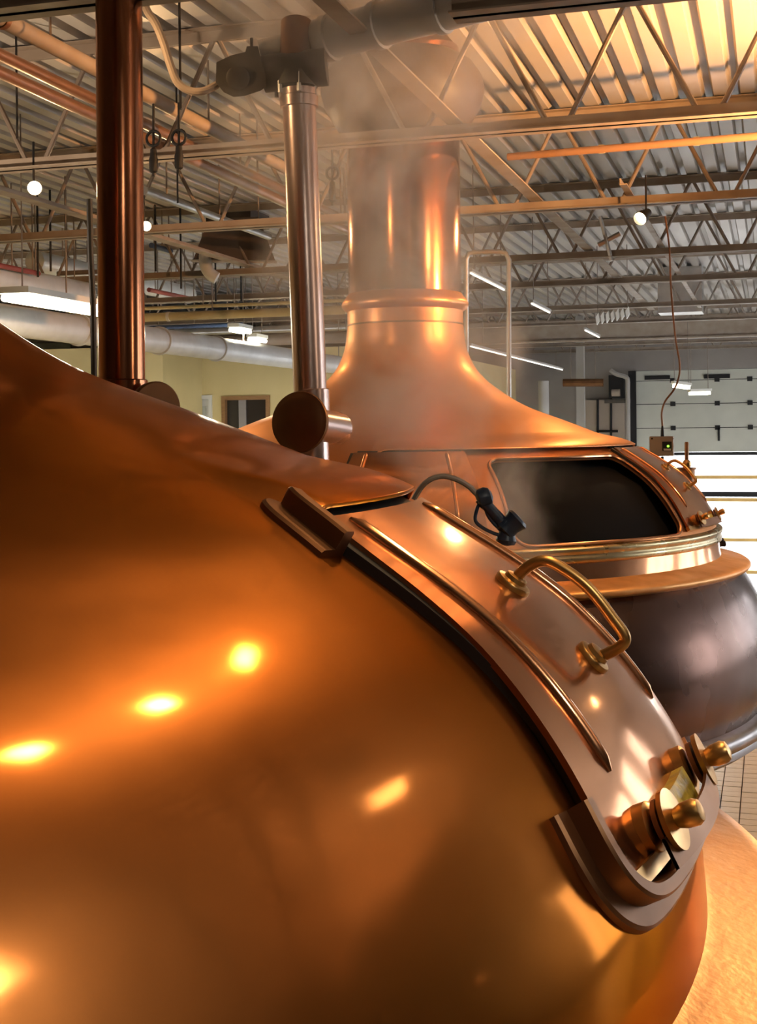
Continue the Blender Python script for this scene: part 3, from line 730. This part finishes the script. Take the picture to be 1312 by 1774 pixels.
for px, y0, y1, d, lb in ((66, 395, 480, 14, 'first dark rod from the left edge among the white ducts'), (88, 390, 470, 14, 'second dark rod from the left edge among the white ducts'), (114, 385, 420, 14, 'third dark rod from the left edge among the white ducts'),
                          (270, 425, 470, 15, 'dark rod close right of the dark vent pipe'), (314, 430, 500, 15, 'dark rod left of the far brown hood'), (374, 490, 522, 17, 'thin blue rod below the far brown hood'), (418, 488, 522, 17, 'blue rod below right of the far brown hood')):
    a = at(px, y1, d); tag(MB().cyl(Vector((a.x, a.y, ZT-.004)), a, .012, 6).build('drop_rod', M['black']), lb, 'rod', 'drop rods')
# far brown hood
hood = empty('exhaust_hood', at(402, 455, 15.5)); tag(hood, 'dark brown exhaust hood hanging far off left of the middle vent pipe', 'hood'); hz = hood.location.copy()
hb = [at(334, 452, 15.0)-hz, at(478, 454, 15.0)-hz, at(470, 450, 16.2)-hz, at(350, 450, 16.2)-hz]
ht = [at(362, 378, 15.0)-hz, at(448, 376, 15.0)-hz, at(440, 384, 16.2)-hz, at(370, 384, 16.2)-hz]
mb = MB().grid([hb, ht], closed=True); mb.f.append((4, 5, 6, 7)); mb.build('canopy', M['brown_paint'], hood, smooth=False)
top = ZT-hz.z
MB().box((-.28, -.1, (ht[0].z)), (.28, .5, top)).build('duct', M['brown_paint'], hood, smooth=False)
MB().tube([hb[0], hb[1], hb[2], hb[3], hb[0]], .02, 6).build('gutter', M['galv'], hood)
tag(MB().tube(crom([at(355, 442, 15), at(357, 462, 14.9), at(366, 476, 14.9), at(376, 482, 14.9)], 5), .07, 14).build('bent_duct', M['duct']), 'short bent white duct below the far brown hood', 'duct')
# bent conduit right of the stack
pts = [at(808, 700, 11.6), at(808, 450, 11.6), at(812, 440, 11.6), at(822, 437, 11.6), at(866, 436, 11.6), at(877, 439, 11.6), at(882, 450, 11.6), at(882, 720, 11.6)]
tag(MB().tube(pts, .022, 12).build('bent_conduit', M['galv']), 'thin grey conduit bent like a door frame right of the stack', 'conduit')
# orange sprinkler pipe behind the front joist
pipe('sprinkler_pipe', [at(880, 272, 9.2), at(1312, 236, 8.6), at(1500, 220, 8.4)], .026, mat('orange_pipe', (.30, .17, .10), .5), 'orange brown pipe behind the long front joist at right', rings=(.28, .55), ring_mat=M['cream_pipe'])

# ================================================================== things on and near the kettles
# spray gun with hose
sg = empty('spray_gun', at(868, 905, 3.9)); tag(sg, 'navy blue water spray gun hanging beside the near kettle', 'spray gun'); o1 = sg.location.copy()
g_ = lambda px, py, d=3.9: at(px, py, d)-o1
MB().tube(crom([g_(832, 862), g_(848, 880), g_(866, 900), g_(880, 914)], 5), [.019]*4+[.017]*4+[.018]*4+[.026]*4, 12).build('body', M['navy'], sg)
MB().turn(g_(826, 866), g_(850, 858), [(0, .016), (.008, .028), (.03, .030), (.042, .024), (.048, .010)], 16).build('hose_coupling', M['navy'], sg)
MB().turn(g_(872, 922), g_(898, 898), [(0, .020), (.006, .034), (.03, .030), (.046, .034), (.056, .038), (.064, .030), (.066, .004)], 18).build('nozzle', M['navy'], sg)
MB().turn(g_(880, 915), g_(876, 945), [(0, .024), (.02, .025), (.035, .031), (.047, .027), (.052, .004)], 16).build('grip_end', M['navy'], sg)
MB().tube(crom([g_(833, 866), g_(826, 884), g_(824, 902), g_(836, 914), g_(856, 924), g_(872, 928)], 5), .0055, 8).build('trigger_guard', M['navy'], sg)
MB().tube(crom([g_(840, 872), g_(846, 892), g_(860, 910), g_(872, 918)], 5), .007, 8).build('trigger', M['navy'], sg)
pts = crom([at(828, 858, 3.9), at(812, 842, 3.9), at(790, 830, 3.9), at(765, 825, 3.9), at(742, 833, 3.9), at(726, 850, 3.92), at(712, 880, 3.95), at(706, 930, 4.0), at(712, 1010, 4.05)], 6)
pipe('water_hose', pts, .0085, M['hose'], 'thin tan hose arching up to the blue spray gun', 'hose', seg=10)
# control box on its stem
cb = empty('control_box', at(1148, 812, 10.6)); tag(cb, 'small grey control box with a green light standing behind the far kettle', 'control box'); o2 = cb.location.copy()
u = lambda px, py, d=10.6: at(px, py, d)-o2
MB().obox(u(1147, 773), (.092, .0, 0), (0, .055, 0), (0, 0, .078)).build('case', M['grey_box'], cb, smooth=False)
dsp = MB().obox(u(1156, 773, 10.53), (.036, 0, 0), (0, .006, 0), (0, 0, .036)).build('display', M['black'], cb, smooth=False)
MB().turn(u(1158, 773, 10.52), u(1158, 773, 10.4), [(0, .010), (.006, .009), (.008, .001)], 12).build('green_light', M['led'], dsp)
MB().obox(u(1156.5, 779, 10.52), (.028, 0, 0), (0, .004, 0), (0, 0, .008)).build('name_strip', M['white_paint'], dsp, smooth=False)
for px, py in ((1130, 760), (1166, 760), (1130, 787), (1166, 787)):
    MB().cyl(u(px, py, 10.55), u(px, py, 10.53), .007, 8).build('screw', M['black'], cb)
MB().turn(u(1148, 960), u(1148, 789), [(0, .03), (.55, .03), (.62, .030), (.68, .022), (.72, .014), (.78, .012)], 14).build('stem', M['actuator'], cb)
MB().turn(u(1148, 757), u(1148, 738), [(0, .014), (.05, .012), (.09, .007)], 10).build('cable_gland', M['black'], cb)
pts = crom([at(1148, 738, 10.6), at(1147, 715, 10.6), at(1153, 695, 10.6), at(1168, 675, 10.6), at(1176, 655, 10.6), at(1178, 630, 10.6), at(1170, 580, 10.6), at(1163, 500, 10.6), at(1160, 430, 10.6), at(1153, 375, 10.6)], 6)
pipe('control_cable', pts, .0075, M['copper_dark'], 'thin brown cable rising from the control box to the roof', 'cable', seg=8)
# copper sight pot behind the far kettle
sp = empty('copper_valve_pot', at(1189, 900, 10.0)); tag(sp, 'copper cylinder with a threaded spindle behind the far hatch door', 'valve'); o3 = sp.location.copy()
u = lambda px, py, d=10.0: at(px, py, d)-o3
MB().turn(u(1190, 945), u(1190, 810), [(0, .062), (.57, .062), (.575, .070), (.588, .070), (.590, .02)], 28).build('pot', M['copper_dark'], sp)
MB().turn(u(1190, 810), u(1190, 795), [(0, .026), (.01, .032), (.035, .032), (.05, .026), (.06, .016)], 8).build('nut', M['brass'], sp)
MB().turn(u(1190, 800), u(1190, 766), [(0, .015), (.14, .016), (.150, .012)], 12).build('spindle', M['copper_dark'], sp)
# latch levers at the foot of the far door
for (pa, pb, lb) in (((1222, 878), (1238, 912), 'black latch lever standing at the right foot of the far hatch door'), ((1240, 936), (1254, 937), 'upper black knob right of the far brass ring'), ((1238, 945), (1258, 941), 'lower black knob right of the far brass ring')):
    a, b_ = at(*pa, 8.45 if pa[0] < 1230 else 9.2), at(*pb, 8.45 if pa[0] < 1230 else 9.2)
    L = (b_-a).length
    tag(MB().turn(a, b_, [(0, .012), (.01, .018), (L*.6, .018), (L*.9, .024), (L, .012)], 12).build('latch_knob', M['black']), lb, 'knob', 'latch knobs')

# back wall fittings left of the overhead door
p = at_y(1069, 670, YB-.3)
ob = empty('door_operator', p); tag(ob, 'dark motor unit on the back wall left of the overhead door', 'motor')
MB().box((-.18, -.15, -.28), (.18, .2, .28)).build('motor', M['black'], ob, smooth=False)
MB().box((-.30, -.05, -.40), (.30, .2, -.30)).build('shelf', M['actuator'], ob, smooth=False)
MB().cyl((-.1, -.2, -.15), (.1, -.2, -.15), .09, 12).build('drum', M['grey_box'], ob)
tag(MB().box((at_y(1013, 700, YB-.2).x, YB-.22, HALL), (at_y(1082, 700, YB-.2).x, YB-.02, at_y(1040, 693, YB-.2).z)).build('wall_cabinet', M['grey_box'], smooth=False), 'tall flat grey cabinet against the back wall', 'cabinet')
for px, y0, y1, lb in ((1036, 692, 800, 'dark vertical conduit on the flat grey cabinet'), (1059, 690, 800, 'second vertical conduit on the flat grey cabinet')):
    a = at_y(px, y0, YB-.3); b_ = at_y(px, y1, YB-.3); tag(MB().cyl(a, b_, .03, 8).build('wall_conduit', M['black']), lb, 'conduit', 'wall conduits')
tag(MB().cyl(at_y(1036, 747, YB-.33), at_y(1071, 747, YB-.33), .03, 8).build('cabinet_bar', M['black']), 'dark horizontal bar across the flat grey cabinet', 'bar')
pts = crom([at_y(1058, 641, YB-.7), at_y(1068, 648, YB-.7), at_y(1084, 653, YB-.7), at_y(1088, 662, YB-.7), at_y(1088, 700, YB-.7), Vector((at_y(1088, 770, YB-.7).x, YB-.7, HALL))], 4)
pipe('down_pipe', pts, .055, M['pale_grey'], 'pale down pipe left of the overhead door', seg=10)
pipe('rust_pipe', [at_y(976, 663, 30), at_y(1046, 663, 30)], .09, M['copper_dark'], 'rusty brown pipe across the back wall', seg=10, hang=(.2, .8))
pipe('grey_riser', [Vector((at_y(942, 700, 28).x, 28, HALL)), at_y(942, 660, 28)], .11, M['pale_grey'], 'pale riser pipe just right of the far bell', seg=12)
tag(MB().box((at_y(1200, 520, 22).x-.55, 22, at_y(1200, 540, 22).z), (at_y(1200, 520, 22).x+.15, 22.6, ZT)).build('roof_box', M['galv'], smooth=False), 'grey sheet metal box hanging from the far roof', 'duct')
ch = empty('metal_chute', at_y(1062, 548, 19.0)); tag(ch, 'small pale folded sheet hanging below the fifth joist', 'sheet')
for k in (0, 6):
    MB().cyl((-.21+k*.07, 0, 0), (-.21+k*.07, 0, ZT-.004-ch.location.z), .006, 6).build('wire', M['joist_dark'], ch)
for k in range(7):
    MB().obox((-.21+k*.07, 0, .012*k-.03), (.02, 0, .03), (0, .05, 0), (-.006, 0, .055)).build('fold', M['white_paint'], ch, smooth=False)

# ================================================================== lamps
def spot_lamp(pos, aim, power, label, col=(1, .60, .27), size=80, r=.06, name='spot_lamp', hang=True, blend=.6):
    pos = Vector(pos); aim = Vector(aim); d = (aim-pos).normalized()
    o = empty(name, pos); tag(o, label, 'lamp', 'warm spot lamps')
    MB().turn(-d*.16, d, [(0, .02), (.005, r*.6), (.06, r*.75), (.10, r*1.02), (.15, r*1.12), (.152, r*1.04), (.11, r*.9)], 20, caps=False).build('housing', M['black'], o)
    MB().turn(-d*.045, d, [(0, r*.90), (.006, r*.93), (.014, r*.7), (.018, .002)], 20).build('bulb', M['lamp_on'], o)
    if hang: MB().cyl(-d*.12, Vector((0, 0, .30))-d*.12, .008, 6).build('stem', M['black'], o)
    L = bpy.data.lights.new('spot_light', 'SPOT'); L.energy = power; L.color = col; L.spot_size = R(size); L.spot_blend = blend; L.shadow_soft_size = r*.8
    lo = bpy.data.objects.new('spot_light', L); C.objects.link(lo); lo.parent = o
    lo.location = d*.02; lo.rotation_mode = 'QUATERNION'; lo.rotation_quaternion = d.to_track_quat('-Z', 'Y')
    return o
def W_(x, y, z): return Vector((x, y, z+ZC))
K1T = c2w((-.6, 2.2, -.3)); K2T = c2w((.19, 8.0, -.2))
spot_lamp(W_(-.12, 3.17, 1.65), c2w((-.9, 1.9, -.3)), 22, 'warm spot lamp above the near kettle, out of frame, farthest of three', size=110)
spot_lamp(W_(-.09, 2.45, 1.65), c2w((-.8, 1.6, -.4)), 26, 'warm spot lamp above the near kettle, out of frame, middle of three', size=110)
spot_lamp(W_(-.17, 1.77, 1.65), c2w((-.7, 1.3, -.4)), 16, 'warm spot lamp above the near kettle, out of frame, nearest of three', size=110)
spot_lamp(at(60, 326, 8.7), c2w((-.6, 3.2, .2)), 22, 'glowing round spot lamp at the left edge under the front joist', r=.045)
spot_lamp(at(254, 392, 11.0), c2w((.2, 5, .4)), 40, 'small glowing lamp at the right side of the dark vent pipe', r=.04)
spot_lamp(at(1108, 380, 10.2), c2w((.3, 8.2, .2)), 60, 'glowing round lamp under the second joist at right', r=.05)
spot_lamp(c2w((2.6, 6.6, 1.55)), K2T, 80, 'warm spot lamp right of the far kettle, out of frame', size=90)
spot_lamp(c2w((-1.6, 5.6, 1.9)), c2w((.2, 8.6, .0)), 25, 'warm spot lamp left of the far kettle above the frame', size=80)
# upward flood that lights the deck above the steam
spot_lamp(c2w((3.5, 7.35, 1.2)), c2w((1.45, 8.3, 2.62)), 1250, 'warm flood lamp tilted up at the deck, right of the frame', size=105, hang=False, blend=.8, col=(1, .46, .15))
spot_lamp(c2w((-3.5, 6.9, .6)), c2w((-1.5, 8.4, 2.6)), 170, 'added warm flood lamp brightening the left deck, left of the frame', size=110, hang=False, col=(1, .76, .54))  # added lamp, lifts the dim left side of the ceiling
spot_lamp(c2w((3.6, 6.4, .55)), c2w((1.25, 2.5, -.87)), 400, 'added warm spot lamp brightening the near kettle flange, out of frame', size=17, blend=.5)  # added lamp in a narrow cone, brightens the flange
spot_lamp(c2w((5.6, 2.6, .7)), c2w((4.4, 3.0, 2.6)), 300, 'added warm flood lamp brightening the right aisle ceiling, out of frame', size=130, hang=False, col=(1, .74, .52))  # added lamp, gives the near kettle a warm ceiling to reflect
spot_lamp(c2w((4.6, 8.2, 1.6)), c2w((2.5, 8.3, -2.4)), 320, 'added warm spot lamp brightening the tiled floor, out of frame', size=50)  # added lamp, warms the strip of tiles in view
def tube_light(a, b_, label, glow='tube_on', w=.30, group='fluorescent lights', power=0, col=(1, .92, .68)):
    a = Vector(a); b_ = Vector(b_); o = empty('fluorescent_light', (a+b_)/2); tag(o, label, 'light', group)
    m = (a+b_)/2; d = (b_-a).normalized(); s = Vector((-d.y, d.x, 0)).normalized(); L = (b_-a).length
    MB().obox((0, 0, .06 if w > .15 else .03), d*(L/2), s*(w/2 if w > .15 else .02), (0, 0, .025 if w > .15 else .015)).build('housing', M['white_paint' if w > .15 else 'pale_grey'], o, smooth=False)
    for k in ((-1, 1) if w > .15 else (0,)):
        MB().cyl(-d*(L/2-.02)+s*(w*.27*k), d*(L/2-.02)+s*(w*.27*k), .030 if w > .15 else .010, 10).build('tube', M[glow], o)
    for k in (-1, 1):
        c = d*(L*.4*k); MB().cyl(c+Vector((0, 0, .06)), Vector((c.x, c.y, ZT-.004-m.z)), .006, 6).build('wire', M['joist_dark'], o)
    if power:
        A = bpy.data.lights.new('tube_area', 'AREA'); A.shape = 'RECTANGLE'; A.size = L; A.size_y = w; A.energy = power; A.color = col
        q = bpy.data.objects.new('tube_area', A); C.objects.link(q); q.parent = o; q.location = (0, 0, -.05); q.rotation_euler = (0, 0, math.atan2(d.y, d.x))
    return o
def along_y(px, py, d, L): p = at(px, py, d); return p, p+Vector((0, L, 0))
a, b_ = along_y(20, 515, 10.5, 1.6); tube_light(a, b_, 'bright fluorescent light above the big white duct at left', power=90)
a, b_ = along_y(404, 571, 17.5, .5); tube_light(a, b_, 'far glowing light left of the middle vent pipe, upper one', w=.16, power=60)
a, b_ = along_y(436, 588, 19.0, .45); tube_light(a, b_, 'far glowing light just above the yellow wall', w=.16, power=50)
a, b_ = along_y(-500, 560, 14, 1.6); tube_light(a, b_, 'fluorescent light beyond the left edge', power=90)
a, b_ = along_y(815, 600, 19.5, 9.0); tube_light(a, b_, 'long strip light right of the stack, lower row', glow='tube_cool', w=.12)
a, b_ = along_y(815, 473, 12.8, 12.0)
for y0, y1, lb in ((0, 1.7, 'short strip light beside the bent conduit under the deck'), (3.4, 4.8, 'second short strip light back from the bent conduit'), (8.2, 10.0, 'third and farthest short strip light back from the bent conduit')):
    tube_light(a+Vector((0, y0, 0)), a+Vector((0, y1, 0)), lb, glow='tube_cool', w=.12)
tube_light(at(1166, 668, 24), at(1196, 672, 24), 'hanging bright light before the overhead door, left one', w=.3, power=120, col=(1, .95, .85))
tube_light(at(1194, 682, 26), at(1231, 681, 26), 'hanging bright light before the overhead door, right one', w=.3, power=60, col=(1, .95, .85))
tube_light(W_(1.9, -.8, 2.2), W_(1.9, .45, 2.2), 'fluorescent light behind the camera at right, out of frame', glow='tube_on', w=.5, power=40, col=(1, .9, .75))
tube_light(W_(2.5, 3.7, 2.2), W_(2.5, 4.3, 2.2), 'fluorescent light over the right side, out of frame', glow='tube_cool', power=6, col=(1, .9, .75))

# ================================================================== steam
def steam():
    m = bpy.data.materials.new('steam'); m.use_nodes = True; nt = m.node_tree; nt.nodes.remove(nt.nodes['Principled BSDF'])
    out = nt.nodes['Material Output']; N = nt.nodes.new; LK = nt.links.new
    tc = N('ShaderNodeTexCoord'); sep = N('ShaderNodeSeparateXYZ'); LK(tc.outputs['Object'], sep.inputs[0])
    def curve(pts):
        "piecewise function of height in metres (0..3.6)"
        mr = N('ShaderNodeMapRange'); mr.inputs[2].default_value = 3.6; LK(sep.outputs[2], mr.inputs[0])
        fc = N('ShaderNodeFloatCurve'); c = fc.mapping.curves[0]
        lo_, hi_ = min(v for _, v in pts), max(v for _, v in pts); hi_ = hi_ if hi_ > lo_ else lo_+1
        P = [(z/3.6, (v-lo_)/(hi_-lo_)) for z, v in pts]
        c.points[0].location = P[0]; c.points[1].location = P[-1]
        for p in P[1:-1]: c.points.new(*p)
        fc.mapping.update(); LK(mr.outputs[0], fc.inputs['Value'])
        r2 = N('ShaderNodeMapRange'); r2.inputs[3].default_value = lo_; r2.inputs[4].default_value = hi_; LK(fc.outputs[0], r2.inputs[0]); return r2.outputs[0]
    def math_(op, a, b):
        n = N('ShaderNodeMath'); n.operation = op
        for i, x in enumerate((a, b)):
            if hasattr(x, 'links'): LK(x, n.inputs[i])
            else: n.inputs[i].default_value = x
        return n.outputs[0]
    cx = curve([(0, .72), (.35, .60), (.8, .30), (1.5, .08), (2.4, -.02), (3.6, -.08)])
    cy = curve([(0, 0.25), (.35, .10), (.8, -.05), (1.5, -.20), (2.4, -.40), (3.6, -.5)])
    rad = curve([(0, .34), (.35, .50), (.8, .74), (1.5, .84), (2.4, 1.12), (3.6, 1.45)])
    wz = N('ShaderNodeTexNoise'); wz.inputs['Scale'].default_value = 2.6; wz.inputs['Detail'].default_value = 3; LK(tc.outputs['Object'], wz.inputs['Vector'])
    ws = N('ShaderNodeSeparateXYZ'); LK(wz.outputs['Color'], ws.inputs[0])
    wob = lambda o_: math_('MULTIPLY', math_('SUBTRACT', o_, .5), 1.1)
    dx = math_('ADD', math_('DIVIDE', math_('SUBTRACT', sep.outputs[0], cx), rad), wob(ws.outputs[0])); dy = math_('ADD', math_('DIVIDE', math_('SUBTRACT', sep.outputs[1], cy), math_('MULTIPLY', rad, .62)), wob(ws.outputs[1]))
    d2 = math_('ADD', math_('MULTIPLY', dx, dx), math_('MULTIPLY', dy, dy))
    fall = N('ShaderNodeMapRange'); fall.interpolation_type = 'SMOOTHSTEP'; fall.inputs[1].default_value = .62; fall.inputs[2].default_value = .05; LK(d2, fall.inputs[0])
    mp = N('ShaderNodeMapping'); mp.inputs['Scale'].default_value = (1, 1, .8); LK(tc.outputs['Object'], mp.inputs[0])
    nz = N('ShaderNodeTexNoise'); nz.inputs['Scale'].default_value = 2.8; nz.inputs['Detail'].default_value = 5; nz.inputs['Distortion'].default_value = .8; LK(mp.outputs[0], nz.inputs['Vector'])
    mr = N('ShaderNodeMapRange'); mr.inputs[1].default_value = .38; mr.inputs[2].default_value = .66; mr.inputs[3].default_value = .05; LK(nz.outputs[0], mr.inputs[0])
    den = math_('MULTIPLY', math_('MULTIPLY', fall.outputs[0], mr.outputs[0]), STEAM)
    v = N('ShaderNodeVolumePrincipled'); v.inputs['Color'].default_value = (.93, .93, .93, 1); v.inputs['Anisotropy'].default_value = .25
    LK(den, v.inputs['Density']); LK(v.outputs[0], out.inputs['Volume'])
    rows = []
    for z, x, y, r in ((0, .78, .25, .44), (.35, .62, .10, .64), (.8, .30, -.05, .80), (1.5, .08, -.20, .90), (2.4, -.02, -.40, 1.16), (3.36, -.07, -.48, 1.42)):
        rows.append([(x+r*math.cos(i*math.pi/12), y+.62*r*math.sin(i*math.pi/12), z) for i in range(24)])
    mb = MB().grid(rows, closed=True); mb.f.append(tuple(range(24))[::-1]); mb.f.append(tuple(5*24+i for i in range(24)))
    o = mb.build('steam_plume', m, smooth=False)
    o.location = c2w((.02, 6.75, -.82)); o.rotation_euler = (0, 0, PSI)
    tag(o, 'white steam drifting up from the open far hatch to the roof', 'steam', kind='stuff')
STEAM = 2.6
steam()
